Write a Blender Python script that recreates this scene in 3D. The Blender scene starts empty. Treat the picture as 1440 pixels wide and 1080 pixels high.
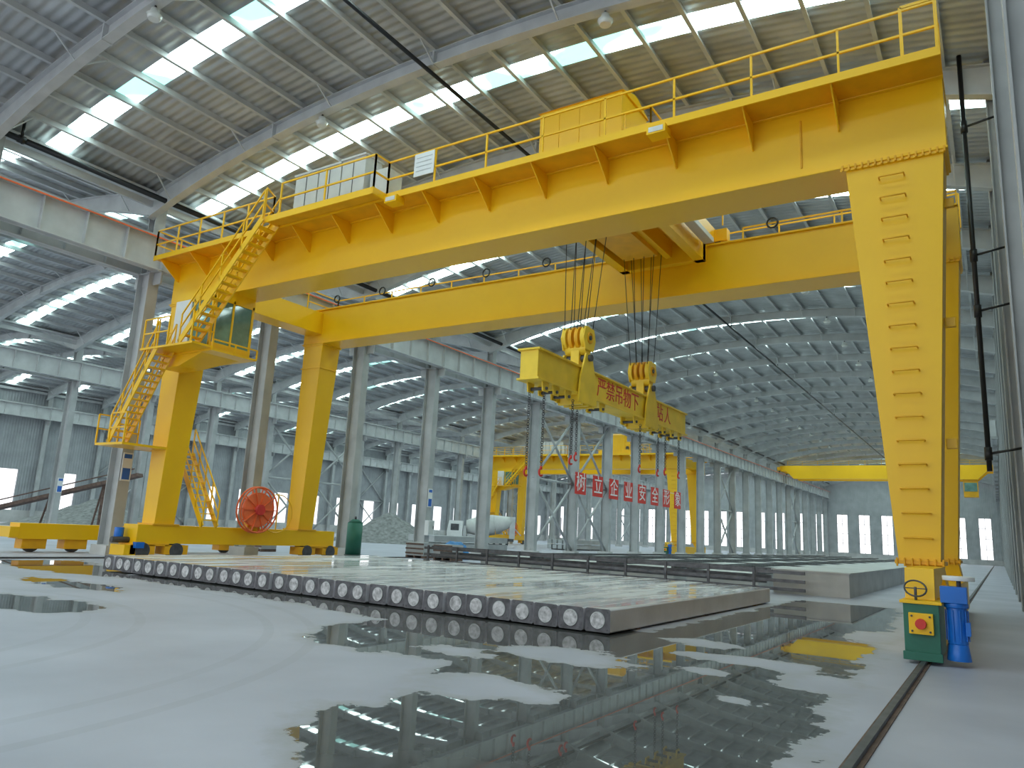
import bpy, math, random
from mathutils import Vector, Matrix
random.seed(7)
sc = bpy.context.scene

# ------------------------------------------------------------------ materials
def mat(name, col, rough=0.5, metal=0.0, var=0.12, nscale=3.0, bump=0.0, bscale=20.0, emit=0.0, spec=0.5):
    m = bpy.data.materials.new(name); m.use_nodes = True
    nt = m.node_tree; b = nt.nodes['Principled BSDF']
    b.inputs['Roughness'].default_value = rough
    b.inputs['Metallic'].default_value = metal
    b.inputs['Specular IOR Level'].default_value = spec
    tc = nt.nodes.new('ShaderNodeTexCoord')
    n = nt.nodes.new('ShaderNodeTexNoise'); n.inputs['Scale'].default_value = nscale; n.inputs['Detail'].default_value = 4
    nt.links.new(tc.outputs['Object'], n.inputs['Vector'])
    r = nt.nodes.new('ShaderNodeValToRGB')
    r.color_ramp.elements[0].position = 0.3; r.color_ramp.elements[1].position = 0.7
    r.color_ramp.elements[0].color = (*[c*(1-var) for c in col], 1)
    r.color_ramp.elements[1].color = (*[min(1, c*(1+var*0.6)) for c in col], 1)
    nt.links.new(n.outputs['Fac'], r.inputs['Fac'])
    nt.links.new(r.outputs['Color'], b.inputs['Base Color'])
    if bump > 0:
        n2 = nt.nodes.new('ShaderNodeTexNoise'); n2.inputs['Scale'].default_value = bscale; n2.inputs['Detail'].default_value = 3
        nt.links.new(tc.outputs['Object'], n2.inputs['Vector'])
        bp = nt.nodes.new('ShaderNodeBump'); bp.inputs['Strength'].default_value = bump; bp.inputs['Distance'].default_value = 0.02
        nt.links.new(n2.outputs['Fac'], bp.inputs['Height']); nt.links.new(bp.outputs['Normal'], b.inputs['Normal'])
    if emit > 0:
        b.inputs['Emission Color'].default_value = (*col, 1); b.inputs['Emission Strength'].default_value = emit
    return m

YEL = mat('crane_yellow_paint', (1.0, 0.555, 0.004), 0.36, var=0.04, nscale=0.8)
YEL2 = mat('crane_yellow_dark', (0.88, 0.43, 0.006), 0.45, var=0.12, nscale=2)
LEMON = mat('spreader_yellow', (0.93, 0.63, 0.04), 0.45, var=0.12, nscale=2)
STEEL = mat('painted_grey_steel', (0.58, 0.585, 0.59), 0.5, var=0.12, nscale=1.5)
COLS = mat('column_grey_steel', (0.45, 0.455, 0.46), 0.5, var=0.18, nscale=1.0)
STEELD = mat('dark_steel', (0.10, 0.10, 0.11), 0.5, metal=0.4, var=0.3, nscale=6)
FORM = mat('formwork_steel', (0.13, 0.13, 0.14), 0.45, metal=0.5, var=0.4, nscale=4)
RUST = mat('rusty_steel', (0.16, 0.10, 0.08), 0.8, var=0.4, nscale=5)
BLACK = mat('black_pipe', (0.012, 0.012, 0.013), 0.4)
GREEN = mat('green_paint', (0.02, 0.15, 0.10), 0.45)
BLUE = mat('blue_motor_paint', (0.01, 0.16, 0.62), 0.35)
RED = mat('red_paint', (0.70, 0.04, 0.03), 0.45)
ORED = mat('orange_red_paint', (0.90, 0.17, 0.05), 0.45)
WHITE = mat('white_paint', (0.80, 0.80, 0.80), 0.45, var=0.05)
CAB = mat('cabinet_grey_white', (0.62, 0.62, 0.60), 0.45, var=0.06)
GLASS = mat('cab_glass', (0.14, 0.28, 0.24), 0.05, spec=1.0, var=0.5, nscale=1.5)
CONC = mat('concrete_pile', (0.66, 0.63, 0.68), 0.34, var=0.18, nscale=1.2, bump=0.15)
CONCB = mat('bed_concrete', (0.56, 0.55, 0.54), 0.6, var=0.2, nscale=1)
PLATE = mat('pile_end_plate', (0.13, 0.125, 0.14), 0.6, var=0.5, nscale=8)
RING = mat('pile_end_plug', (0.60, 0.58, 0.60), 0.7, var=0.5, nscale=14)
GRAVEL = mat('gravel', (0.25, 0.25, 0.25), 0.95, var=0.4, nscale=3, bump=0.8, bscale=6)
SIGNB = mat('sign_blue', (0.03, 0.14, 0.55), 0.4)
TARP = mat('blue_tarpaulin', (0.03, 0.22, 0.55), 0.5, var=0.3)
LAMPG = mat('lamp_glass', (0.75, 0.75, 0.72), 0.2)
TIRE = mat('tyre_rubber', (0.02, 0.02, 0.02), 0.8)
# wet pile top: streaks of water film run along the piles
CONCT = mat('pile_top_wet_concrete', (0.68, 0.67, 0.69), 0.2, var=0.22, nscale=0.9, bump=0.05, bscale=5)
_nt=CONCT.node_tree; _b=_nt.nodes['Principled BSDF']; _n=_nt.nodes.new('ShaderNodeTexNoise'); _n.inputs['Scale'].default_value=1.0; _n.inputs['Detail'].default_value=3
_tc=_nt.nodes.new('ShaderNodeTexCoord'); _mp=_nt.nodes.new('ShaderNodeMapping'); _mp.inputs['Scale'].default_value=(2.4,0.35,1)
_nt.links.new(_tc.outputs['Object'],_mp.inputs['Vector']); _nt.links.new(_mp.outputs['Vector'],_n.inputs['Vector'])
_m=_nt.nodes.new('ShaderNodeMapRange'); _m.inputs['From Min'].default_value=0.45; _m.inputs['From Max'].default_value=0.58; _m.inputs['To Min'].default_value=0.03; _m.inputs['To Max'].default_value=0.35
_nt.links.new(_n.outputs['Fac'],_m.inputs['Value']); _nt.links.new(_m.outputs[0],_b.inputs['Roughness'])
# skylight: translucent GRP sheets lit by daylight, weathered panels dimmer and greener
SKYL = bpy.data.materials.new('skylight_sheet'); SKYL.use_nodes=True
_nt=SKYL.node_tree; _b=_nt.nodes['Principled BSDF']; _tc=_nt.nodes.new('ShaderNodeTexCoord')
_n=_nt.nodes.new('ShaderNodeTexNoise'); _n.inputs['Scale'].default_value=0.35; _n.inputs['Detail'].default_value=2; _nt.links.new(_tc.outputs['Object'],_n.inputs['Vector'])
_r=_nt.nodes.new('ShaderNodeValToRGB'); _r.color_ramp.elements[0].position=0.38; _r.color_ramp.elements[1].position=0.5
_r.color_ramp.elements[0].color=(0.055,0.125,0.115,1); _r.color_ramp.elements[1].color=(0.76,1.0,0.97,1)
_nt.links.new(_n.outputs['Fac'],_r.inputs['Fac']); _nt.links.new(_r.outputs['Color'],_b.inputs['Emission Color']); _b.inputs['Emission Strength'].default_value=10.5
_b.inputs['Base Color'].default_value=(0.6,0.8,0.75,1)

def wave_mat(name, col, scale, axis, rough=0.5, metal=0.0, strength=0.5, var=0.15, nsc=1.0):
    m = mat(name, col, rough, metal, var, nsc)
    nt = m.node_tree; b = nt.nodes['Principled BSDF']
    tc = nt.nodes.new('ShaderNodeTexCoord')
    w = nt.nodes.new('ShaderNodeTexWave'); w.bands_direction = axis; w.inputs['Scale'].default_value = scale
    w.inputs['Distortion'].default_value = 0.6
    nt.links.new(tc.outputs['Object'], w.inputs['Vector'])
    bp = nt.nodes.new('ShaderNodeBump'); bp.inputs['Strength'].default_value = strength; bp.inputs['Distance'].default_value = 0.05
    nt.links.new(w.outputs['Fac'], bp.inputs['Height']); nt.links.new(bp.outputs['Normal'], b.inputs['Normal'])
    return m
ROOF = wave_mat('roof_insulation_foil', (0.50, 0.51, 0.525), 1.1, 'Y', 0.4, 0.15, 0.8, 0.28, 0.7)
WALL = wave_mat('wall_profiled_sheet', (0.36, 0.37, 0.39), 1.2, 'Y', 0.6, 0.0, 0.5)
WALLX = wave_mat('end_wall_profiled_sheet', (0.42, 0.43, 0.44), 1.2, 'X', 0.6, 0.0, 0.5)

# ------------------------------------------------------------------ mesh builder
class MB:
    def __init__(s): s.v=[]; s.f=[]; s.mi=[]; s.sm=[]; s.mats=[]
    def _m(s, m):
        if m not in s.mats: s.mats.append(m)
        return s.mats.index(m)
    def add(s, vs, fs, m, smooth=False):
        o=len(s.v); s.v += [tuple(p) for p in vs]; k=s._m(m)
        for i,f in enumerate(fs):
            s.f.append([o+j for j in f]); s.mi.append(k)
            s.sm.append(smooth[i] if isinstance(smooth,list) else smooth)
    def hexa(s, p, m):
        s.add(p, [(0,3,2,1),(4,5,6,7),(0,1,5,4),(1,2,6,5),(2,3,7,6),(3,0,4,7)], m)
    def box(s, x0,x1,y0,y1,z0,z1, m):
        s.hexa([(x0,y0,z0),(x1,y0,z0),(x1,y1,z0),(x0,y1,z0),(x0,y0,z1),(x1,y0,z1),(x1,y1,z1),(x0,y1,z1)], m)
    def taper(s, b, t, m):
        s.hexa([(b[0],b[2],b[4]),(b[1],b[2],b[4]),(b[1],b[3],b[4]),(b[0],b[3],b[4]),
                (t[0],t[2],t[4]),(t[1],t[2],t[4]),(t[1],t[3],t[4]),(t[0],t[3],t[4])], m)
    def prism(s, poly, vec, m):
        n=len(poly); vec=Vector(vec)
        a=[Vector(p) for p in poly]; b=[p+vec for p in a]
        fs=[tuple(range(n))[::-1], tuple(range(n,2*n))]+[(i,(i+1)%n,n+(i+1)%n,n+i) for i in range(n)]
        s.add(a+b, fs, m)
    def frame(s, p,q):
        p=Vector(p);q=Vector(q); d=(q-p).normalized()
        up=Vector((0,0,1)) if abs(d.z)<0.95 else Vector((0,1,0))
        a=d.cross(up).normalized(); b=a.cross(d).normalized()
        return p,q,a,b
    def bar(s, p,q,w,h,m):
        p,q,a,b=s.frame(p,q); a=a*w/2; b=b*h/2
        s.hexa([p-a-b,p+a-b,p+a+b,p-a+b,q-a-b,q+a-b,q+a+b,q-a+b], m)
    def rod(s, p,q,r,m,n=8,r2=None):
        p,q,a,b=s.frame(p,q); r2=r if r2 is None else r2
        vs=[p+(a*math.cos(t)+b*math.sin(t))*r for t in [2*math.pi*i/n for i in range(n)]]
        vs+=[q+(a*math.cos(t)+b*math.sin(t))*r2 for t in [2*math.pi*i/n for i in range(n)]]
        fs=[(i,(i+1)%n,n+(i+1)%n,n+i) for i in range(n)]+[tuple(range(n))[::-1],tuple(range(n,2*n))]
        s.add(vs,fs,m,[True]*n+[False,False])
    def torus(s, c, axis, R, r, m, n=24, k=6, a0=0, a1=2*math.pi):
        c=Vector(c); _,_,a,b=s.frame((0,0,0),axis); d=Vector(axis).normalized()
        full=abs(a1-a0-2*math.pi)<1e-6; N=n if full else n+1
        vs=[]
        for i in range(N):
            t=a0+(a1-a0)*i/n; u=a*math.cos(t)+b*math.sin(t)
            for j in range(k):
                g=2*math.pi*j/k; vs.append(c+u*(R+r*math.cos(g))+d*r*math.sin(g))
        fs=[]
        for i in range(n):
            i2=(i+1)%N
            for j in range(k): fs.append((i*k+j,i2*k+j,i2*k+(j+1)%k,i*k+(j+1)%k))
        s.add(vs,fs,m,True)
    def rail(s, pts, h=1.0, sp=1.2, r=0.022, m=None, mids=(0.5,)):
        m=m or YEL
        for p,q in zip(pts[:-1],pts[1:]):
            p=Vector(p);q=Vector(q); L=(q-p).length; n=max(1,round(L/sp))
            for i in range(n+1):
                c=p.lerp(q,i/n); s.bar(c,c+Vector((0,0,h)),2*r,2*r,m)
            for f in (1.0,)+tuple(mids):
                o=Vector((0,0,h*f)); s.bar(p+o,q+o,2*r,2*r,m)
    def stair(s, top, bot, w, m, n=None):
        top=Vector(top);bot=Vector(bot); n=n or max(4,int((top.z-bot.z)/0.22))
        for y in (0,w):
            o=Vector((0,y,0)); s.bar(top+o,bot+o,0.04,0.2,m)
            for hh in (0.95,0.5):
                s.bar(top+o+Vector((0,0,hh)),bot+o+Vector((0,0,hh)),0.04,0.04,m)
            for i in range(5):
                c=top.lerp(bot,i/4)+o; s.bar(c,c+Vector((0,0,0.95)),0.04,0.04,m)
        for i in range(1,n):
            c=top.lerp(bot,i/n); s.box(c.x-0.12,c.x+0.12,c.y,c.y+w,c.z-0.02,c.z+0.02,m)
    def hsec(s, x,y,z0,z1,d,b,m,tf=0.03,tw=0.03):
        s.box(x-d/2,x-d/2+tf,y-b/2,y+b/2,z0,z1,m); s.box(x+d/2-tf,x+d/2,y-b/2,y+b/2,z0,z1,m)
        s.box(x-d/2+tf,x+d/2-tf,y-tw/2,y+tw/2,z0,z1,m)
    def obj(s, name, parent=None, bevel=0.0):
        me=bpy.data.meshes.new(name); me.from_pydata(s.v,[],s.f)
        for m in s.mats: me.materials.append(m)
        me.polygons.foreach_set('material_index', s.mi); me.polygons.foreach_set('use_smooth', s.sm)
        import bmesh
        bm=bmesh.new(); bm.from_mesh(me); bmesh.ops.recalc_face_normals(bm, faces=bm.faces); bm.to_mesh(me); bm.free()
        me.update()
        o=bpy.data.objects.new(name,me); sc.collection.objects.link(o)
        if parent: o.parent=parent
        if bevel>0:
            bv=o.modifiers.new('bevel','BEVEL'); bv.width=bevel; bv.segments=2; bv.limit_method='ANGLE'
        return o
def empty(name, loc=(0,0,0)):
    e=bpy.data.objects.new(name,None); sc.collection.objects.link(e); e.location=loc; e.empty_display_size=0.3; return e
def text(name, body, loc, size, m, parent=None, rot=(math.pi/2,0,math.pi/2), ext=0.004):
    c=bpy.data.curves.new(name,'FONT'); c.body=body; c.size=size; c.extrude=ext
    c.align_x='CENTER'; c.align_y='CENTER'; c.materials.append(m)
    o=bpy.data.objects.new(name,c); sc.collection.objects.link(o); o.location=loc; o.rotation_euler=rot
    if parent: o.parent=parent
    return o

# ------------------------------------------------------------------ hall layout
SP=5.75; Y0=15.0; KMIN=-5; KMAX=23
YA=Y0+KMIN*SP; YB=Y0+KMAX*SP+0.5
ROWS=[-26.5,-54.3,-82.1]; BAYS=[(-26.5,0.9),(-54.3,-26.5),(-82.1,-54.3)]
def zroof(x,bay):
    c=(bay[0]+bay[1])/2+0.4
    return 15.2-0.0078*(x-c)**2

# floor ------------------------------------------------------------
main=[(-3.2,1.5),(-3.7,3.3),(-4.35,4.0),(-4.85,4.7),(-4.5,5.2),(-4.95,6.2),(-5.5,7.4),(-6.6,7.15),(-7.6,7.1),(-8.3,7.9),(-8.6,9.6),(-11,10.0),(-15,10.2),(-18,10.3),(-18,12),(-4.9,12),(-4.9,23),(-2.4,23),(-1.9,17),(-1.7,12),(-1.55,9),(-1.35,6.5),(-1.2,4),(-1.1,1.5)]
pud=[main,[(-13.9,5.5),(-12.9,5.6),(-11.8,6.0),(-11.6,6.6),(-12.3,7.0),(-13.8,6.9),(-15,6.5)],
     [(-17,8.0),(-15.5,8.0),(-14.2,8.4),(-15,8.9),(-17.5,8.8),(-18.6,8.5)],
     [(-24,10.0),(-20,9.6),(-17.5,10.1),(-18.5,11.4),(-23.5,12.5)],
     [(-23,13.5),(-19.9,13),(-19.9,22),(-23.4,23)]]
isl=[(-4.35,6.4,0.95,0.55),(-4.7,8.8,1.0,0.6),(-3.1,9.15,0.35,0.2),(-2.7,10.3,1.0,0.45),(-1.75,9.4,0.55,0.6),(-2.3,7.8,0.25,0.15),(-1.9,15,0.5,1.2),(-1.3,5.5,0.15,0.8),(-5.9,8.0,0.5,0.3),(-3.9,11.5,0.5,0.4)]
def sd(poly,x,y):
    ins=False; d=1e9; n=len(poly)
    for i in range(n):
        x1,y1=poly[i]; x2,y2=poly[(i+1)%n]
        if (y1>y)!=(y2>y) and x < (x2-x1)*(y-y1)/(y2-y1)+x1: ins=not ins
        dx=x2-x1;dy=y2-y1; t=max(0,min(1,((x-x1)*dx+(y-y1)*dy)/(dx*dx+dy*dy)))
        d=min(d,math.hypot(x-x1-t*dx,y-y1-t*dy))
    return d if ins else -d
xs=[-112,-82.1,-68,-54.3,-40,-34,-30]
x=-28.0
while x<0.9: xs.append(x); x+=0.2
xs+= [0.9,14]
ys=[YA-30,YA,-8,-4]; y=0.0
while y<26: ys.append(y); y+=0.2
ys+=[27,30,36,45,60,80,110,YB,YB+30]
fv=[];wet=[]
for yy in ys:
    for xx in xs:
        fv.append((xx,yy,0))
        if -28.5<xx<1 and -1<yy<26.5:
            w=max(sd(p,xx,yy) for p in pud)
            for (cx,cy,rx,ry) in isl:
                r=math.hypot((xx-cx)/rx,(yy-cy)/ry); w=min(w,(r-1)*min(rx,ry))
            w=max(-1,min(1,w))
        else: w=-0.8
        wet.append(w)
nx=len(xs)
ff=[(j*nx+i,j*nx+i+1,(j+1)*nx+i+1,(j+1)*nx+i) for j in range(len(ys)-1) for i in range(nx-1)]
me=bpy.data.meshes.new('floor'); me.from_pydata(fv,[],ff)
at=me.attributes.new('wet','FLOAT','POINT'); at.data.foreach_set('value',wet)
fo=bpy.data.objects.new('floor',me); sc.collection.objects.link(fo)
m=bpy.data.materials.new('wet_concrete_floor'); m.use_nodes=True; nt=m.node_tree; b=nt.nodes['Principled BSDF']
N=nt.nodes.new; Lk=nt.links.new
tc=N('ShaderNodeTexCoord'); a=N('ShaderNodeAttribute'); a.attribute_name='wet'
n1=N('ShaderNodeTexNoise'); n1.inputs['Scale'].default_value=1.6; n1.inputs['Detail'].default_value=8; n1.inputs['Roughness'].default_value=0.6; Lk(tc.outputs['Object'],n1.inputs['Vector'])
mm=N('ShaderNodeMath'); mm.operation='MULTIPLY_ADD'; mm.inputs[1].default_value=1.1; mm.inputs[2].default_value=-0.55; Lk(n1.outputs['Fac'],mm.inputs[0])
ad=N('ShaderNodeMath'); ad.operation='ADD'; Lk(a.outputs['Fac'],ad.inputs[0]); Lk(mm.outputs[0],ad.inputs[1])
mr=N('ShaderNodeMapRange'); mr.inputs['From Min'].default_value=-0.015; mr.inputs['From Max'].default_value=0.02; Lk(ad.outputs[0],mr.inputs['Value'])
dm=N('ShaderNodeMapRange'); dm.inputs['From Min'].default_value=-0.25; dm.inputs['From Max'].default_value=0.0; Lk(ad.outputs[0],dm.inputs['Value'])
n2=N('ShaderNodeTexNoise'); n2.inputs['Scale'].default_value=0.5; n2.inputs['Detail'].default_value=8; Lk(tc.outputs['Object'],n2.inputs['Vector'])
cr=N('ShaderNodeValToRGB'); cr.color_ramp.elements[0].position=0.3; cr.color_ramp.elements[1].position=0.7
cr.color_ramp.elements[0].color=(0.37,0.365,0.43,1); cr.color_ramp.elements[1].color=(0.49,0.48,0.56,1); Lk(n2.outputs['Fac'],cr.inputs['Fac'])
sx=N('ShaderNodeVectorMath'); sx.operation='DISTANCE'; sx.inputs[1].default_value=(-13.5,1.5,0); Lk(tc.outputs['Object'],sx.inputs[0])
arc=None
for R in (5.2,5.9,7.6,8.2):
    q=N('ShaderNodeMath'); q.operation='SUBTRACT'; q.inputs[1].default_value=R; Lk(sx.outputs['Value'],q.inputs[0])
    q2=N('ShaderNodeMath'); q2.operation='ABSOLUTE'; Lk(q.outputs[0],q2.inputs[0])
    q3=N('ShaderNodeMath'); q3.operation='LESS_THAN'; q3.inputs[1].default_value=0.07; Lk(q2.outputs[0],q3.inputs[0])
    if arc is None: arc=q3
    else:
        q4=N('ShaderNodeMath'); q4.operation='MAXIMUM'; Lk(arc.outputs[0],q4.inputs[0]); Lk(q3.outputs[0],q4.inputs[1]); arc=q4
am=N('ShaderNodeMath'); am.operation='MULTIPLY'; Lk(arc.outputs[0],am.inputs[0]); Lk(n1.outputs['Fac'],am.inputs[1])
am2=N('ShaderNodeMath'); am2.operation='MULTIPLY'; am2.inputs[1].default_value=0.35; Lk(am.outputs[0],am2.inputs[0])
mx0=N('ShaderNodeMixRGB'); mx0.inputs['Color2'].default_value=(0.27,0.265,0.29,1); Lk(am2.outputs[0],mx0.inputs['Fac']); Lk(cr.outputs['Color'],mx0.inputs['Color1'])
mx1=N('ShaderNodeMixRGB'); mx1.inputs['Color2'].default_value=(0.36,0.35,0.38,1); Lk(dm.outputs[0],mx1.inputs['Fac']); Lk(mx0.outputs['Color'],mx1.inputs['Color1'])
n3=N('ShaderNodeTexNoise'); n3.inputs['Scale'].default_value=0.9; n3.inputs['Detail'].default_value=5; Lk(tc.outputs['Object'],n3.inputs['Vector'])
c3=N('ShaderNodeValToRGB'); c3.color_ramp.elements[0].position=0.35; c3.color_ramp.elements[1].position=0.75
c3.color_ramp.elements[0].color=(0.085,0.083,0.080,1); c3.color_ramp.elements[1].color=(0.14,0.137,0.132,1); Lk(n3.outputs['Fac'],c3.inputs['Fac'])
mx=N('ShaderNodeMixRGB'); Lk(c3.outputs['Color'],mx.inputs['Color2']); Lk(mr.outputs[0],mx.inputs['Fac']); Lk(mx1.outputs['Color'],mx.inputs['Color1']); Lk(mx.outputs['Color'],b.inputs['Base Color'])
rr=N('ShaderNodeMapRange'); rr.inputs['To Min'].default_value=0.5; rr.inputs['To Max'].default_value=0.012; Lk(mr.outputs[0],rr.inputs['Value']); Lk(rr.outputs[0],b.inputs['Roughness'])
b.inputs['Specular IOR Level'].default_value=0.42
me.materials.append(m)

# roof -------------------------------------------------------------
NS=20
roofM=MB(); sky=MB(); pur=MB(); raf=MB()
yb=[]
for k in range(KMIN,KMAX):
    y=Y0+k*SP; yb.append((y,y+1.45,0)); yb.append((y+1.45,y+2.2,1)); yb.append((y+2.2,y+SP,0))
for bay in BAYS:
    X=[bay[0]+(bay[1]-bay[0])*i/NS for i in range(NS+1)]; Z=[zroof(x,bay) for x in X]
    for (ya,yc,t) in yb:
        for i in range(NS):
            (sky if t else roofM).add([(X[i],ya,Z[i]),(X[i+1],ya,Z[i+1]),(X[i+1],yc,Z[i+1]),(X[i],yc,Z[i])],[(0,1,2,3)], SKYL if t else ROOF)
    for i in range(NS+1):
        pur.box(X[i]-0.03,X[i]+0.03,YA,YB,Z[i]-0.2,Z[i]-0.005,STEEL)
        pur.box(X[i]-0.03,X[i]+0.08,YA,YB,Z[i]-0.22,Z[i]-0.2,STEEL)
    for k in range(KMIN,KMAX+1):
        y=Y0+k*SP-0.3
        dep=[0.42+0.5*(abs((x-(bay[0]+bay[1])/2))/14)**3 for x in X]
        for i in range(NS):
            def seg(o1,o2,hw):
                a0=Z[i]-0.22; a1=Z[i+1]-0.22
                u0,u1=(a0-(dep[i] if o1[0] else 0)+o1[1], a1-(dep[i+1] if o1[0] else 0)+o1[1])
                t0,t1=(a0-(dep[i] if o2[0] else 0)+o2[1], a1-(dep[i+1] if o2[0] else 0)+o2[1])
                raf.hexa([(X[i],y-hw,u0),(X[i+1],y-hw,u1),(X[i+1],y+hw,u1),(X[i],y+hw,u0),(X[i],y-hw,t0),(X[i+1],y-hw,t1),(X[i+1],y+hw,t1),(X[i],y+hw,t0)],STEEL)
            seg((1,0),(0,0),0.012); seg((1,-0.02),(1,0.005),0.14); seg((0,-0.025),(0,0),0.14)
            if i%5==0 and i>0: raf.box(X[i]-0.03,X[i]+0.03,y-0.15,y+0.15,Z[i]-0.22-dep[i]-0.05,Z[i]-0.22,STEEL)
            if i%3==1:
                for sg in (-1,1): raf.bar((X[i],y+sg*0.1,Z[i]-0.22-dep[i]),(X[i],y+sg*0.75,Z[i]-0.2),0.04,0.04,STEEL)
roofM.obj('ceiling'); sky.obj('skylight_strips'); pur.obj('roof_purlins'); raf.obj('roof_rafters')

# columns + runway beams --------------------------------------------
col=MB(); run=MB()
def runway(xc,sgn,ya,yb_,orange=False):
    run.box(xc-0.02,xc+0.02,ya,yb_,10.4,11.65,STEEL)
    run.box(xc-0.2,xc+0.2,ya,yb_,10.4,10.44,STEEL); run.box(xc-0.22,xc+0.22,ya,yb_,11.62,11.66,STEEL)
    run.box(xc-0.04,xc+0.04,ya,yb_,11.66,11.78,COLS)
    if orange: run.box(xc+sgn*0.3-0.02,xc+sgn*0.3+0.02,ya,yb_,11.57,11.62,ORED)
    y=ya
    while y<yb_:
        run.box(xc-0.18,xc+0.18,y-0.012,y+0.012,10.44,11.62,STEEL); y+=SP/4
for r,X in enumerate(ROWS):
    for k in range(KMIN,KMAX+1):
        y=Y0+k*SP
        col.hsec(X,y,0,10.4,0.75,0.42,COLS)
        col.hsec(X,y,10.4,13.6,0.45,0.42,COLS)
        col.box(X-0.5,X+0.5,y-0.35,y+0.35,0,0.35,CONCB)
        col.box(X-0.85,X+0.85,y-0.03,y+0.03,9.9,10.4,COLS); col.box(X-0.85,X+0.85,y-0.18,y+0.18,10.36,10.4,COLS)
        if k in (5,6,12,18) :
            for (za,zb) in ((0.4,5.2),(5.2,10.2)):
                col.rod((X,y,za),(X,y+SP,zb),0.09,COLS); col.rod((X,y,zb),(X,y+SP,za),0.09,COLS)
            col.rod((X,y,5.2),(X,y+SP,5.2),0.09,COLS)
    for sgn in (-1,1): runway(X+sgn*0.62,sgn,YA,YB,(r==0 and sgn==1))
    run.box(X-0.06,X+0.06,YA,YB,13.0,13.25,STEEL)
    run.box(X-0.4,X+0.4,YA,YB,13.42,13.5,STEEL)
runway(0.15,-1,Y0+9*SP,YB)
for k in range(KMIN,KMAX+1):
    y=Y0+k*SP; col.hsec(0.62,y,0,14.0,0.4,0.3,COLS)
    if k>=9: col.box(0.0,0.5,y-0.15,y+0.15,10.2,10.4,COLS)
col.obj('steel_columns'); run.obj('crane_runway_beams')

# walls -------------------------------------------------------------
w=MB(); w.box(0.9,1.1,YA,YB,1.0,14.2,WALL); w.box(0.86,1.12,YA,YB,0,1.0,CONCB)
for z in (2.6,4.4,6.2,8.0,9.8,11.6,13.2): w.box(0.8,0.9,YA,YB,z,z+0.12,COLS)
w.obj('wall_right')
w=MB(); Xw=-82.3
w.box(Xw-0.2,Xw,YA,YB,0,1.2,CONCB); w.box(Xw-0.2,Xw,YA,YB,5.2,13.6,WALL)
for k in range(KMIN,KMAX+1): w.box(Xw-0.2,Xw,Y0+k*SP-1.7,Y0+k*SP+1.7,1.2,5.2,WALL)
w.obj('wall_left')
w=MB(); wins=[]
x=0.9; Yw=YB
zt=13.4
while x>-82:
    w.box(x-1.8,x,Yw,Yw+0.2,0.8,7.6,WALLX); wins.append((x-1.8-1.85,x-1.8)); x-=3.65
w.box(-82.3,0.9,Yw,Yw+0.2,7.6,zt,WALLX); w.box(-82.3,0.9,Yw,Yw+0.2,0,0.8,CONCB)
for bay in BAYS:
    pts=[(bay[0],Yw,zt)]+[(bay[0]+(bay[1]-bay[0])*i/NS,Yw,zroof(bay[0]+(bay[1]-bay[0])*i/NS,bay)) for i in range(NS+1)]+[(bay[1],Yw,zt)]
    w.prism(pts,(0,0.2,0),WALLX)
w.obj('wall_back')
for i,(a0,a1) in enumerate(wins[:22]):
    q=MB()
    for xx in (a0+0.03,(a0+a1)/2,a1-0.03): q.box(xx-0.03,xx+0.03,Yw+0.05,Yw+0.13,0.8,7.6,STEELD)
    for zz in (0.83,2.5,4.2,5.9,7.57): q.box(a0,a1,Yw+0.05,Yw+0.13,zz-0.03,zz+0.03,STEELD)
    q.obj('window_%d'%(i+1))

# pipes and lamps -----------------------------------------------------
p=MB()
zc=zroof(-13,BAYS[0])-0.75; zp=13.07
p.rod((-13.0,YA,zc),(-13.0,YB,zc),0.06,BLACK); p.rod((-25.6,YA,zp),(-25.6,YB,zp),0.1,BLACK,12)
for k in range(KMIN,KMAX,2):
    y=Y0+k*SP+0.4; p.rod((-25.6,y,zp),(-25.6,y,13.7),0.05,BLACK)
    p.rod((-13,y,zc),(-13,y,zc+0.5),0.03,BLACK); p.rod((-25.6,y,zp-0.13),(-25.6,y+0.05,zp-0.13),0.02,BLACK); p.rod((-25.6,y-0.1,zp),(-25.6,y+0.1,zp),0.13,BLACK,12)
p.obj('ceiling_drain_pipes')
p=MB(); px=-0.08
p.rod((px,20.2,3.4),(px,20.2,14.0),0.055,BLACK,10)
for z in (3.8,7.2,8.6,12.0): p.rod((px,20.2,z),(0.75,20.2,z+0.15),0.03,BLACK); p.rod((px,20.2,z-0.15),(px,20.2,z+0.15),0.08,BLACK)
p.obj('wall_downpipe')
lm=MB()
for k in range(-2,16):
    for X in (-17.4,-7.4):
        y=Y0+k*SP-0.3; z=zroof(X,BAYS[0])-0.66
        lm.rod((X,y,z),(X,y,z-0.12),0.03,STEELD); lm.rod((X,y,z-0.12),(X,y,z-0.3),0.1,CAB,12,0.13); lm.rod((X,y,z-0.3),(X,y,z-0.42),0.2,LAMPG,14,0.14)
lm.obj('high_bay_lamps')

q=MB()
for X in (-0.97,-24.5):
    q.box(X-0.07,X+0.07,YA,YB,0.002,0.012,RUST); q.box(X-0.03,X+0.03,YA,YB,0.012,0.05,STEELD)
q.obj('crane_floor_rails')

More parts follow.
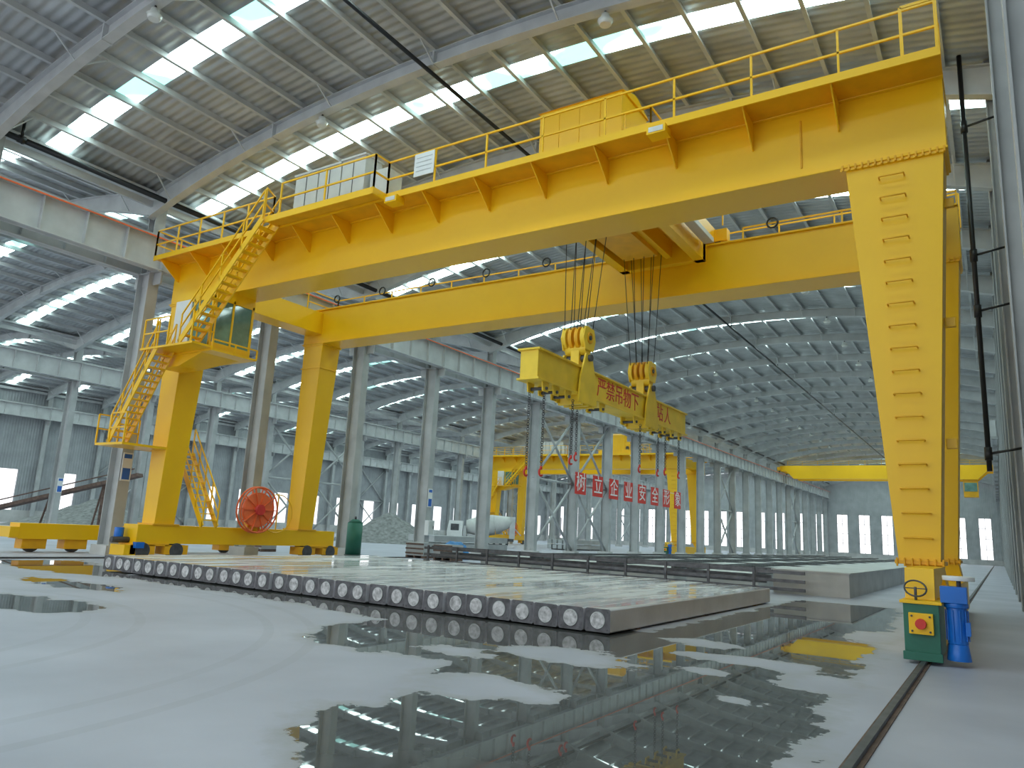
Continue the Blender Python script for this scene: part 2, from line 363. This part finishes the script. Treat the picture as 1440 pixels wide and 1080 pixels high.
# ------------------------------------------------------------------ gantry crane
crane=empty('gantry_crane')
parts=[]
GX0,GX1=-25.3,-0.36
g=MB()
g.box(GX0,GX1,15.3,16.3,9.1,10.6,YEL); g.box(GX0,GX1+0.02,15.22,16.38,9.08,9.12,YEL); g.box(GX0,GX1+0.02,15.2,16.4,10.58,10.64,YEL)
g.box(GX0,GX1,15.75,15.85,10.64,10.76,STEELD)
g.box(-2.2,GX1+0.02,15.27,16.33,9.1,9.16,YEL)
for xx in (-3.0,): g.box(xx-0.02,xx+0.02,15.27,15.3,9.3,10.4,YEL2)
g.box(GX0,GX1,21.7,22.7,9.1,10.6,YEL); g.box(GX0,GX1,21.62,22.78,9.08,9.12,YEL); g.box(GX0,GX1,21.62,22.78,10.58,10.64,YEL)
g.box(GX0,GX1,22.15,22.25,10.64,10.76,STEELD)
for (a0,a1) in ((-25.1,-24.2),(-1.7,-0.8)):
    g.box(a0,a1,16.3,21.7,9.5,10.45,YEL)
parts.append(g.obj('main_girders',crane,0.012))
w=MB()
w.box(GX0,GX1+0.02,14.4,15.3,10.60,10.64,YEL2); w.box(GX0,GX1+0.02,14.38,14.42,10.54,10.72,YEL)
w.box(-18.6,-14.0,13.85,14.4,10.60,10.64,YEL2); w.box(-18.6,-14.0,13.83,13.87,10.5,10.70,YEL)
w.box(-14.03,-13.97,13.83,14.42,10.5,10.7,YEL)
w.box(GX0,GX1,22.7,23.5,10.60,10.64,YEL2); w.box(GX0,GX1,23.48,23.52,10.54,10.72,YEL)
x=GX1-1.9
while x>GX0:
    w.prism([(x,14.42,10.6),(x,15.3,10.6),(x,15.3,9.95),(x,15.22,9.95)],(0.03,0,0),YEL)
    w.prism([(x,23.5,10.6),(x,22.7,10.6),(x,22.7,9.95)],(0.03,0,0),YEL); x-=1.75
w.rail([(GX1-0.02,15.25,10.64),(GX1-0.02,14.42,10.64),(-14.0,14.42,10.64),(-14.0,13.87,10.64),(-17.9,13.87,10.64)],1.05,1.7)
w.rail([(-18.9,14.42,10.64),(GX0+0.02,14.42,10.64),(GX0+0.02,16.3,10.64)],1.05,1.2)
w.rail([(GX0+0.02,16.35,10.64),(-18.0,16.35,10.64)],1.05,1.2)
w.rail([(GX1,23.5,10.64),(GX0,23.5,10.64),(GX0,21.7,10.64)],1.05,1.7)
w.rail([(GX1-0.02,21.65,10.64),(-6.0,21.65,10.64)],0.35,3,mids=())
for yy in (14.42,15.25): w.bar((GX1-0.02,yy,10.64),(GX1-0.02,yy,11.75),0.06,0.06,YEL)
w.bar((GX1-0.6,14.42,10.64),(GX1-0.6,14.42,11.75),0.06,0.06,YEL); w.bar((GX1-0.6,14.42,11.75),(GX1-0.02,14.42,11.75),0.06,0.06,YEL)
for i in range(9):
    w.torus((-2.5-2.6*i,21.55,10.95),(0,1,0),0.16,0.03,BLACK,10,5)
parts.append(w.obj('walkways_and_handrails',crane))
l=MB()
for yy in (15.3,21.7):
    l.taper((-1.54,-0.88,yy,yy+0.85,1.35),(-2.15,-0.42,yy,yy+1.0,9.05),YEL)
    l.box(-2.25,-0.38,yy-0.05,yy+1.05,9.02,9.09,YEL)
    l.box(-1.60,-0.82,yy-0.06,yy+0.9,1.29,1.36,YEL2)
    l.taper((-1.25,-0.80,yy+0.05,yy+0.7,0.85),(-1.45,-0.88,yy,yy+0.8,1.3),YEL)
    for i in range(16):
        xx=-2.2+i*0.12; l.box(xx-0.02,xx+0.02,yy-0.09,yy-0.04,9.02,9.14,YEL2)
    for i in range(7):
        xx=-1.56+i*0.12; l.box(xx-0.015,xx+0.015,yy-0.09,yy-0.03,1.25,1.40,YEL2)
    l.taper((-25.15,-24.4,yy,yy+0.75,1.15),(-25.2,-24.05,yy-0.02,yy+1.0,9.05),YEL)
    l.box(-25.25,-24.0,yy-0.05,yy+1.05,9.02,9.09,YEL); l.box(-25.25,-24.3,yy-0.1,yy+0.9,1.12,1.18,YEL2)
    l.box(-25.25,-24.05,yy-0.05,yy+1.0,8.0,8.05,YEL)
for i in range(17):
    z=1.75+i*0.435; f=(z-1.35)/7.7; xm=(-1.2)*(1-f)+(-1.33)*f
    l.rod((xm-0.22,15.15,z),(xm+0.22,15.15,z),0.018,YEL2,6); l.bar((xm-0.22,15.15,z),(xm-0.22,15.3,z),0.025,0.025,YEL2); l.bar((xm+0.22,15.15,z),(xm+0.22,15.3,z),0.025,0.025,YEL2)
for z in (3.4,5.7,8.1):
    l.box(-0.8+0.045*(z-1.35),-0.62+0.045*(z-1.35),15.75,15.85,z,z+0.18,YEL)
parts.append(l.obj('legs',crane,0.012))
s=MB()
s.box(-25.2,-24.35,14.7,23.7,0.5,1.13,YEL); s.box(-25.2,-24.3,14.6,15.9,0.42,0.5,YEL2); s.box(-25.2,-24.3,22.3,23.8,0.42,0.5,YEL2)
for yc in (14.95,16.2,22.2,23.5):
    s.box(-24.85,-24.3,yc-0.45,yc+0.45,0.14,0.46,YEL2); s.rod((-24.6,yc,0.27),(-24.28,yc,0.27),0.26,STEELD,16)
s.box(-25.15,-24.3,14.3,14.7,0.1,0.45,YEL); s.rod((-24.8,14.1,0.6),(-24.8,14.7,0.6),0.1,STEELD,12)
s.box(-24.35,-24.15,14.6,14.9,0.35,0.55,BLUE); s.rod((-25.0,14.45,0.6),(-25.0,14.45,1.0),0.15,BLUE,12)
s.box(-1.2,-0.78,13.0,24.2,0.12,0.86,YEL)
s.box(-1.2,-0.76,12.15,13.3,0.10,0.80,GREEN); s.box(-1.24,-0.72,12.12,13.35,0.80,0.84,YEL); s.box(-1.22,-0.74,12.1,12.16,0.05,0.16,GREEN)
s.box(-1.13,-0.83,12.07,12.15,0.40,0.68,YEL); s.rod((-0.98,12.0,0.54),(-0.98,12.08,0.54),0.07,RED,14)
for (ax,az) in ((-1.09,0.44),(-0.87,0.44),(-1.09,0.64),(-0.87,0.64)): s.rod((ax,12.04,az),(ax,12.08,az),0.015,STEELD,6)
s.taper((-1.2,-0.82,12.5,13.2,0.84),(-1.2,-0.82,12.6,15.4,1.28),YEL)
for yc in (12.7,23.5): s.rod((-1.05,yc,0.31),(-0.9,yc,0.31),0.25,STEELD,18)
s.torus((-1.05,12.35,1.0),(0.2,-1,0.9),0.14,0.014,STEELD,20); s.rod((-1.05,12.35,0.84),(-1.05,12.35,1.02),0.02,STEELD)
s.bar((-1.19,12.35,1.0),(-0.91,12.35,1.0),0.015,0.015,STEELD)
s.rod((-0.56,12.35,0.30),(-0.56,12.35,0.78),0.125,BLUE,16); s.rod((-0.56,12.35,0.78),(-0.56,12.35,0.84),0.15,BLUE,16)
for i in range(10):
    a=2*math.pi*i/10; s.box(-0.56+0.135*math.cos(a)-0.008,-0.56+0.135*math.cos(a)+0.008,12.35+0.135*math.sin(a)-0.008,12.35+0.135*math.sin(a)+0.008,0.34,0.75,BLUE)
s.box(-0.74,-0.42,12.2,12.55,0.84,1.06,BLUE); s.rod((-0.56,12.35,0.08),(-0.56,12.35,0.30),0.15,BLUE,16,0.12); s.box(-0.46,-0.40,12.22,12.45,0.42,0.6,BLUE)
s.rod((-0.52,12.5,1.14),(-0.52,12.5,1.2),0.2,WHITE,24); s.rod((-0.52,12.5,1.05),(-0.52,12.5,1.14),0.03,STEELD)
parts.append(s.obj('sill_beams_and_bogies',crane,0.006))
c=MB(); cx=-24.1; cy,cz=19.2,1.85
for o in (0,0.22):
    c.torus((cx+o,cy,cz),(1,0,0),0.86,0.035,ORED,32)
    for i in range(10):
        a=2*math.pi*i/10; c.bar((cx+o,cy,cz),(cx+o,cy+0.86*math.cos(a),cz+0.86*math.sin(a)),0.06,0.03,ORED)
c.rod((cx+0.02,cy,cz),(cx+0.2,cy,cz),0.66,ORED,28); c.rod((cx-0.2,cy,cz),(cx+0.34,cy,cz),0.2,RED,16)
c.box(cx-0.25,cx+0.02,cy-0.3,cy+0.3,1.13,1.7,YEL2)
c.torus((cx-0.05,cy+1.1,cz-0.1),(1,0,0),0.75,0.02,YEL,28); c.bar((cx-0.05,cy+1.1,1.13),(cx-0.05,cy+1.1,2.5),0.04,0.04,YEL)
parts.append(c.obj('cable_reel',crane))
t=MB(); ZP=6.95
t.stair((-18.5,13.75,10.62),(-22.0,13.75,ZP+0.05),0.6,YEL,16)
t.box(-24.1,-21.2,13.7,14.5,ZP-0.05,ZP+0.02,YEL); t.rail([(-24.0,13.72,ZP),(-22.6,13.72,ZP)],1.0,0.7); t.rail([(-21.3,13.72,ZP),(-21.3,14.5,ZP)],1.0,0.8)
t.stair((-23.2,13.75,ZP),(-25.3,13.75,3.8),0.6,YEL,15)
t.box(-26.0,-24.3,13.7,15.3,3.72,3.8,YEL); t.rail([(-24.3,13.72,3.8),(-25.2,13.72,3.8)],1.0,0.9); t.rail([(-26.0,13.72,3.8),(-26.0,15.2,3.8)],1.0,0.9)
t.stair((-25.6,16.6,3.8),(-23.6,16.6,1.15),0.6,YEL,12)
t.box(-26.0,-25.4,15.2,17.2,3.72,3.8,YEL)
t.rail([(-18.6,13.87,10.64),(-18.9,14.42,10.64)],1.05,0.9)
t.taper((-24.1,-23.0,14.5,15.3,ZP-0.5),(-24.1,-21.6,14.5,16.1,ZP-0.05),YEL)
parts.append(t.obj('stairs_and_platform',crane))
k=MB(); x0,x1,y0,y1,z0,z1=-23.7,-21.6,14.55,16.2,ZP,8.8
k.box(x0,x1,y0,y1,z0,z0+0.12,YEL); k.box(x0,x1,y0,y1,z1-0.1,z1+0.28,YEL)
for xx in (x0,x1-0.08):
    for yy in (y0,y1-0.08): k.box(xx,xx+0.08,yy,yy+0.08,z0,z1,YEL)
k.box(x0,x0+0.05,y0,y1,z0,z1,YEL)
k.box(x0+0.05,x1-0.04,y0+0.04,y1-0.04,z0+0.14,z1-0.1,GLASS)
k.box(x0,x0+0.9,y0-0.01,y0+0.05,z0,z1,WHITE); k.box((x0+x1)/2-0.03,(x0+x1)/2+0.03,y0,y0+0.05,z0,z1,YEL)
k.box(x1-0.05,x1,(y0+y1)/2-0.03,(y0+y1)/2+0.03,z0,z1,YEL); k.box(x1-0.05,x1+0.01,y0,y1,z0,z0+0.25,YEL)
k.box(x0+0.1,x1+0.4,y0-0.1,y1,z0-0.12,z0-0.05,YEL); k.rail([(x1+0.4,y0-0.1,z0-0.1),(x1+0.4,y1,z0-0.1)],0.35,0.8,mids=())
parts.append(k.obj('operator_cab',crane))
k=MB()
for (xa,xb,h) in ((-18.0,-17.0,1.5),(-16.95,-16.0,1.5),(-15.95,-15.0,1.55)):
    k.box(xa,xb,14.45,15.15,10.66,10.66+h,CAB); k.box(xa-0.03,xb+0.03,14.40,15.2,10.66+h,10.72+h,CAB)
    k.box((xa+xb)/2-0.01,(xa+xb)/2+0.01,14.435,14.45,10.75,10.6+h,STEELD)
    for j in range(4): k.box(xa+0.1,xa+0.4,14.435,14.45,10.9+0.06*j,10.93+0.06*j,STEEL)
k.box(-14.9,-14.2,14.6,15.2,10.66,11.7,CAB); k.box(-18.9,-18.1,15.4,16.1,10.66,11.9,CAB)
k.box(-13.0,-12.3,14.36,14.38,10.98,11.65,WHITE)
for j in range(4): k.box(-12.93,-12.4+0.03*(j%2),14.35,14.36,11.12+0.13*j,11.14+0.13*j,STEEL)
for xx in (-5.85,-13.7):
    k.box(xx-0.22,xx+0.22,14.25,14.6,10.36,10.56,YEL); k.box(xx-0.17,xx+0.17,14.24,14.25,10.40,10.52,LAMPG); k.bar((xx,14.45,10.5),(xx,14.7,10.62),0.04,0.04,YEL)
parts.append(k.obj('electrical_cabinets',crane))
t=MB()
for yy in (15.65,22.0):
    t.box(-10.6,-6.6,yy,yy+0.32,10.85,11.25,YEL)
    for xx in (-10.1,-7.0): t.rod((xx,yy+0.05,10.95),(xx,yy+0.27,10.95),0.2,STEELD,14)
for xx in (-10.2,-7.2): t.box(xx-0.2,xx+0.2,15.9,22.1,10.8,11.3,YEL)
t.box(-10.0,-7.1,16.5,21.5,10.72,10.8,YEL2)
t.box(-9.9,-9.6,16.5,21.5,10.0,10.75,YEL); t.box(-8.3,-8.1,16.5,21.5,10.2,10.75,YEL); t.box(-7.4,-7.1,16.5,21.5,10.0,10.75,YEL)
t.box(-9.9,-7.1,21.2,21.45,10.0,10.75,YEL); t.box(-9.4,-8.3,17.5,20.5,10.05,10.7,YEL2); t.box(-7.0,-6.7,18.6,21.0,10.4,10.55,CAB)
for yy in (17.0,20.6): t.rod((-9.6,yy,11.5),(-7.5,yy,11.5),0.4,STEELD,20)
t.box(-10.1,-7.6,16.2,17.85,11.25,13.05,YEL)
t.hexa([(-10.15,16.15,13.05),(-7.55,16.15,13.05),(-7.55,17.9,13.05),(-10.15,17.9,13.05),(-10.15,16.9,13.3),(-7.55,16.9,13.3),(-7.55,17.1,13.3),(-10.15,17.1,13.3)],YEL)
for i in (2,4,6): t.box(-10.1+i*0.312-0.01,-10.1+i*0.312+0.01,16.185,16.2,11.3,13.0,YEL)
t.rail([(-7.4,16.0,11.3),(-6.7,16.0,11.3),(-6.7,21.9,11.3)],0.9,1.2)
parts.append(t.obj('trolley',crane,0.01))
e=empty('gantry_crane',(-27.8,62,0))
for o in parts:
    c=bpy.data.objects.new(o.name.split('.')[0],o.data); sc.collection.objects.link(c); c.parent=e

# overhead bridge crane far away in the main bay
oc=MB(); yb0=111
for yy in (yb0,yb0+3.2):
    oc.box(-25.9,0.1,yy,yy+0.6,11.95,12.75,YEL)
    oc.hexa([(-24.0,yy,10.9),(-1.8,yy,10.9),(-1.8,yy+0.6,10.9),(-24.0,yy+0.6,10.9),(-25.0,yy,11.95),(-0.7,yy,11.95),(-0.7,yy+0.6,11.95),(-25.0,yy+0.6,11.95)],YEL)
for xx in (-25.88,0.13):
    oc.box(xx-0.2,xx+0.2,yb0-0.8,yb0+4.6,12.0,12.5,YEL2)
    for yy in (yb0-0.3,yb0+4.1): oc.rod((xx-0.08,yy,12.0),(xx+0.08,yy,12.0),0.22,STEELD,14)
oc.box(-9,-6.5,yb0,yb0+3.8,12.75,13.3,YEL2); oc.rod((-8.7,yb0+1.9,13.4),(-6.8,yb0+1.9,13.4),0.35,STEELD,16)
oc.box(-3.4,-1.8,yb0+0.2,yb0+1.8,8.7,10.9,YEL2); oc.box(-3.3,-1.9,yb0+0.15,yb0+0.2,9.4,10.5,GLASS)
oc.rail([(-24.8,yb0-0.1,12.75),(-0.5,yb0-0.1,12.75)],0.6,2.0,0.02)
oc.obj('overhead_bridge_crane')

# ------------------------------------------------------------------ lifting spreader
sp=empty('lifting_spreader_beam'); SX=-8.85
b=MB()
b.box(SX-0.24,SX+0.24,14.2,23.9,4.98,5.66,LEMON); b.box(SX-0.3,SX+0.3,14.15,23.95,5.64,5.69,LEMON); b.box(SX-0.3,SX+0.3,14.15,23.95,4.94,4.99,LEMON)
for yc in (14.6,15.1,15.7,16.4,17.0,17.6,19.8,20.6,21.4,22.0,22.7,23.4):
    for o in (-0.2,0.2): b.prism([(SX+o,yc-0.16,4.96),(SX+o,yc+0.16,4.96),(SX+o,yc+0.12,4.72),(SX+o,yc-0.12,4.72)],(0.04,0,0),LEMON)
    b.rod((SX-0.26,yc,4.8),(SX+0.28,yc,4.8),0.04,STEELD,10)
b.obj('spreader_box_beam',sp,0.01)
h=MB()
for yc in (16.55,20.75):
    for o in (-0.34,0.29):
        h.prism([(SX+o,yc-0.5,4.75),(SX+o,yc+0.5,4.75),(SX+o,yc+0.42,5.4),(SX+o,yc+0.16,6.05),(SX+o,yc-0.16,6.05),(SX+o,yc-0.42,5.4)],(0.05,0,0),LEMON)
    for yy in (-0.3,0,0.3): h.box(SX-0.33,SX+0.33,yc+yy-0.06,yc+yy+0.06,4.7,4.95,LEMON)
    h.rod((SX-0.42,yc,5.95),(SX+0.42,yc,5.95),0.09,STEELD,14)
    h.box(SX-0.12,SX+0.12,yc-0.16,yc+0.16,5.75,6.2,LEMON)
    h.rod((SX-0.3,yc,6.2),(SX+0.3,yc,6.2),0.17,LEMON,16)
    for o in (-0.26,-0.09,0.09,0.26):
        h.rod((SX+o-0.05,yc-0.02,6.48),(SX+o+0.05,yc-0.02,6.48),0.31,LEMON if abs(o)>0.2 else YEL2,22)
    for o in (-0.33,0.31): h.prism([(SX+o,yc-0.22,6.15),(SX+o,yc+0.22,6.15),(SX+o,yc+0.34,6.45),(SX+o,yc+0.24,6.75),(SX+o,yc-0.24,6.75),(SX+o,yc-0.34,6.45)],(0.03,0,0),LEMON)
    h.torus((SX+0.35,yc,6.48),(1,0,0),0.13,0.025,YEL2,16); h.rod((SX+0.33,yc,6.48),(SX+0.38,yc,6.48),0.06,STEELD,12)
h.obj('hook_blocks',sp,0.006)
r=MB()
for yc,yt in ((16.55,17.0),(20.75,20.6)):
    for o in (-0.26,-0.09,0.09,0.26):
        r.rod((SX+o,yc-0.26,6.5),(SX+o*2.2,yt-0.3,11.2),0.011,BLACK,5); r.rod((SX+o,yc+0.24,6.5),(SX+o*2.2,yt+0.3,11.2),0.011,BLACK,5)
r.obj('wire_ropes',sp)
c=MB()
for (dx,yc,zb) in ((0.2,14.6,3.0),(-0.2,14.6,3.0),(0.2,16.0,3.4),(-0.2,17.0,3.6),(0.2,20.2,3.6),(0.2,22.2,3.7),(-0.2,22.6,3.7),(0.2,23.4,3.7)):
    z=4.75; i=0
    while z>zb:
        c.torus((SX+dx,yc,z),(1,0,0) if i%2 else (0,1,0),0.035,0.008,STEELD,8,4); z-=0.055; i+=1
    c.torus((SX+dx,yc,zb-0.14),(1,0,0),0.08,0.024,RED,14,6,-2.4,1.9); c.rod((SX+dx,yc,zb),(SX+dx,yc,zb-0.08),0.03,RED)
c.obj('chain_slings',sp)
for i,(ch,yy) in enumerate(zip('严禁吊物下站人',(17.5,18.05,18.6,19.15,19.7,21.6,22.25))):
    text('warning_text_%d'%i, ch, (SX+0.245,yy,5.32), 0.56, RED, sp)

# ------------------------------------------------------------------ precast piles
pl=MB(); n=31; xR=-5.17; pitch=0.467
for i in range(n):
    x1=xR-i*pitch; x0=x1-0.437; ya=11.05+random.uniform(-0.05,0.05); yb_=20.9+random.uniform(-0.15,0.15); z0=0.03; z1=0.385+random.uniform(-0.004,0.004)
    c=0.02
    prof=[(x0+c,z0),(x1-c,z0),(x1,z0+c),(x1,z1-c),(x1-c,z1),(x0+c,z1),(x0,z1-c),(x0,z0+c)]
    vs=[(a,ya,z) for a,z in prof]+[(a,yb_,z) for a,z in prof]
    pl.add(vs,[(0,1,9,8),(1,2,10,9),(2,3,11,10),(3,4,12,11),(5,6,14,13),(6,7,15,14),(7,0,8,15),(8,9,10,11,12,13,14,15)],CONC)
    pl.add(vs,[(4,5,13,12)],CONCT); pl.add(vs,[(7,6,5,4,3,2,1,0)],PLATE)
    xc=(x0+x1)/2; zc=(z0+z1)/2
    pl.rod((xc,ya-0.012,zc),(xc,ya+0.01,zc),0.115,RING,22); pl.torus((xc,ya-0.006,zc),(0,1,0),0.122,0.009,STEEL,22,5)
    for sx in (-1,1):
        for sz in (-1,1): pl.rod((xc+sx*0.17,ya-0.006,zc+sz*0.135),(xc+sx*0.17,ya+0.01,zc+sz*0.135),0.014,STEELD,6)
for yy in (12.2,15.8,19.5): pl.box(xR-n*pitch+0.05,xR-0.05,yy,yy+0.12,0.0,0.035,RUST)
pl.obj('precast_pile_stack')

# ------------------------------------------------------------------ casting beds behind
cb=MB()
for i in range(4):
    xa=-7.2-3.1*i
    cb.box(xa-2.6,xa,27.4,105,0,0.45,CONCB); cb.box(xa-2.6,xa-2.5,27.4,105,0.45,0.56,FORM); cb.box(xa-0.1,xa,27.4,105,0.45,0.56,FORM)
    for j in range(12): cb.box(xa-2.5,xa-0.1,30+6*j,30.1+6*j,0.45,0.50,FORM)
cb.box(-6.3,-4.0,25.8,64,0,0.72,CONCB); cb.box(-6.35,-3.95,25.75,64,0.72,0.76,CONCB)
cb.obj('casting_beds')
fr=MB()
for (yy,zz,xe) in ((25.2,0.10,-5.2),(25.2,0.36,-5.2),(25.2,0.62,-5.2),(25.7,0.28,-6.5),(25.7,0.66,-6.5),(26.3,0.42,-6.5),(26.7,0.62,-6.5)):
    fr.box(-20.5,xe,yy,yy+0.12,zz,zz+0.10,FORM)
for i in range(11):
    xx=-20.3+i*1.5
    if xx<-6.6: fr.box(xx,xx+0.1,25.16,26.9,0.0,0.10,RUST); fr.box(xx,xx+0.08,25.16,25.22,0,0.78,FORM)
fr.obj('steel_formwork_stack')

# ------------------------------------------------------------------ misc
q=MB()
q.box(-28.5,-27.8,12.6,22,0.45,0.98,YEL)
for yc in (13.2,14.6,21): q.box(-28.4,-27.9,yc-0.4,yc+0.4,0.12,0.45,YEL2); q.rod((-28.25,yc,0.26),(-28.05,yc,0.26),0.26,STEELD,14)
q.box(-28.55,-27.75,12.3,12.6,0.5,0.85,YEL)
q.obj('crane_end_carriage',None,0.01)
q=MB(); q.rod((-25.4,26.0,0.1),(-25.4,26.0,1.55),0.36,GREEN,20); q.rod((-25.4,26.0,1.55),(-25.4,26.0,1.72),0.36,GREEN,20,0.15); q.rod((-25.4,26,0),(-25.4,26,0.1),0.4,STEELD,20); q.rod((-25.4,26,1.72),(-25.4,26,1.85),0.05,STEELD)
q.obj('green_air_tank')
for (X,Y) in ((-26.1,Y0),(-26.1,Y0+3*SP),(-53.9,Y0+2*SP)):
    q=MB(); q.box(X,X+0.03,Y-0.18,Y+0.18,2.6,3.6,WHITE); q.box(X+0.03,X+0.035,Y-0.14,Y+0.14,2.65,3.05,SIGNB); q.box(X+0.03,X+0.035,Y-0.14,Y+0.14,3.4,3.55,SIGNB)
    q.obj('column_notice_sign')
q=MB(); q.box(-26.12,-25.85,Y0+3*SP-0.25,Y0+3*SP+0.25,1.1,1.9,WHITE); q.box(-25.85,-25.84,Y0+3*SP-0.2,Y0+3*SP+0.2,1.15,1.85,CAB); q.box(-25.84,-25.82,Y0+3*SP+0.12,Y0+3*SP+0.16,1.45,1.6,STEELD)
q.obj('power_distribution_box')
def lump(name,x,y,rx,ry,h,m_,seed):
    rnd=random.Random(seed); vs=[];na,nr=18,6
    vs.append((x,y,h))
    for i in range(1,nr+1):
        f=i/nr
        for j in range(na):
            a=2*math.pi*j/na; vs.append((x+rx*f**0.6*math.cos(a)*(1+rnd.uniform(-.06,.06)),y+ry*f**0.6*math.sin(a)*(1+rnd.uniform(-.06,.06)),h*(1-f**2.2)*(1+rnd.uniform(-.08,.08))))
    fs=[(0,1+j,1+(j+1)%na) for j in range(na)]+[(1+i*na+j,1+(i+1)*na+j,1+(i+1)*na+(j+1)%na,1+i*na+(j+1)%na) for i in range(nr-1) for j in range(na)]
    mb=MB(); mb.add(vs,fs,m_,True); mb.obj(name)
lump('tarpaulin_bundle',-23.6,31.5,0.9,0.7,0.85,TARP,4)
for (X,Y) in ((-25.0,29.3),(-23.0,29.0),(-30.5,24.0)):
    q=MB(); q.box(X,X+1.1,Y,Y+0.9,0.12,0.75,COLS)
    for dx in (0,0.5,1.0): q.box(X+dx,X+dx+0.1,Y,Y+0.9,0,0.12,RUST)
    for zz in (0.2,0.42,0.64): q.box(X-0.02,X+1.12,Y-0.02,Y,zz,zz+0.08,RUST)
    q.obj('material_crate')
for (X,Y) in ((-34,40),(-38,66),(-36,90)):
    q=MB()
    for i in range(4):
        for j in range(2): q.box(X+i*0.6,X+i*0.6+0.45,Y,Y+9,0.1+j*0.5,0.5+j*0.5,COLS)
    for yy in (1,4.5,8): q.box(X-0.1,X+2.4,Y+yy,Y+yy+0.12,0,0.1,RUST)
    q.obj('stored_pile_stack')
bn=empty('slogan_board_row')
for i,ch in enumerate('树立企业安全形象'):
    y=49.8+i*2.9; q=MB(); q.box(-26.05,-26.0,y-0.85,y+0.85,4.5,6.1,RED); q.bar((-26.03,y-1.45,5.9),(-26.03,y+1.45,5.9),0.04,0.04,STEEL); q.obj('board_%d'%i,bn)
    text('slogan_text_%d'%i,ch,(-25.99,y,5.3),1.5,WHITE,bn,ext=0.01)
def heap(x,y,R,H,seed,name='gravel_heap'):
    rnd=random.Random(seed); nr,na=10,28; vs=[(x,y,H)]
    for i in range(1,nr+1):
        for j in range(na):
            a=2*math.pi*j/na; r=R*i/nr*(1+0.12*math.sin(3*a+seed)); z=H*(1-i/nr)**1.15*(1+rnd.uniform(-0.08,0.08)); vs.append((x+r*math.cos(a),y+r*math.sin(a),max(0,z)))
    fs=[(0,1+j,1+(j+1)%na) for j in range(na)]
    for i in range(nr-1):
        for j in range(na): fs.append((1+i*na+j,1+(i+1)*na+j,1+(i+1)*na+(j+1)%na,1+i*na+(j+1)%na))
    mb=MB(); mb.add(vs,fs,GRAVEL,True); mb.obj(name)
heap(-46.5,52,5.2,2.7,1); heap(-66,36,7,2.6,3)
tr=empty('concrete_mixer_truck',(-41,59,0)); tr.rotation_euler=(0,0,math.radians(35)); tr.scale=(0.85,0.85,0.85)
q=MB()
q.box(-3.6,3.4,-0.5,0.5,0.7,1.0,STEELD); q.box(-4.0,-2.3,-1.2,1.2,0.55,1.6,WHITE)
q.taper((-4.0,-2.3,-1.2,1.2,1.6),(-3.8,-2.3,-1.1,1.1,2.7),WHITE)
q.taper((-4.02,-3.9,-1.0,1.0,1.65),(-3.87,-3.75,-0.95,0.95,2.45),STEELD); q.box(-3.6,-2.7,-1.215,-1.1,1.65,2.35,STEELD)
q.box(-4.06,-4.0,-0.9,0.9,0.65,1.25,STEELD)
q.rod((-1.9,0,2.1),(-0.3,0,2.25),0.7,CAB,20,1.15); q.rod((-0.3,0,2.25),(1.2,0,2.45),1.15,CAB,20,1.1); q.rod((1.2,0,2.45),(3.2,0,2.9),1.1,CAB,20,0.5)
q.box(2.9,3.5,-0.5,0.5,1.0,3.4,STEEL); q.bar((3.3,0,2.3),(4.2,0,1.4),0.5,0.1,STEEL); q.box(-2.2,-1.9,-0.9,0.9,1.0,2.2,STEEL)
for xx in (-3.2,0.9,2.3):
    for yy in (-1.15,0.85): q.rod((xx,yy,0.5),(xx,yy+0.3,0.5),0.5,TIRE,18); q.rod((xx,yy-0.01,0.5),(xx,yy+0.31,0.5),0.22,CAB,12)
q.obj('truck_body',tr)
q=MB()
q.bar((-62,24,0.6),(-52,31,4.2),0.9,0.25,RUST); q.bar((-62,23.5,1.0),(-52,30.5,4.6),0.08,0.08,RUST)
for f in (0.2,0.5,0.8):
    c=Vector((-62,24,0.6)).lerp(Vector((-52,31,4.2)),f); q.bar((c.x,c.y,0),(c.x,c.y,c.z),0.15,0.15,RUST); q.bar((c.x-1,c.y,0),(c.x,c.y,c.z),0.1,0.1,RUST)
q.obj('belt_conveyor')

# ------------------------------------------------------------------ world + camera
wd=bpy.data.worlds.new('world'); sc.world=wd; wd.use_nodes=True
bg=wd.node_tree.nodes['Background']; bg.inputs['Color'].default_value=(0.96,0.98,1.0,1); bg.inputs['Strength'].default_value=1.8
cd=bpy.data.cameras.new('camera'); cam=bpy.data.objects.new('camera',cd); sc.collection.objects.link(cam)
cd.sensor_width=36; cd.lens=36*1047/1440; cd.clip_end=600
R=Matrix(((0.8412,0.0641,0.5370),(0.5386,-0.1905,-0.8208),(0.0497,0.9797,-0.1947)))
cam.matrix_world=Matrix.Translation((0,0,1.5))@R.to_4x4()
sc.camera=cam
sc.view_settings.view_transform='Standard'
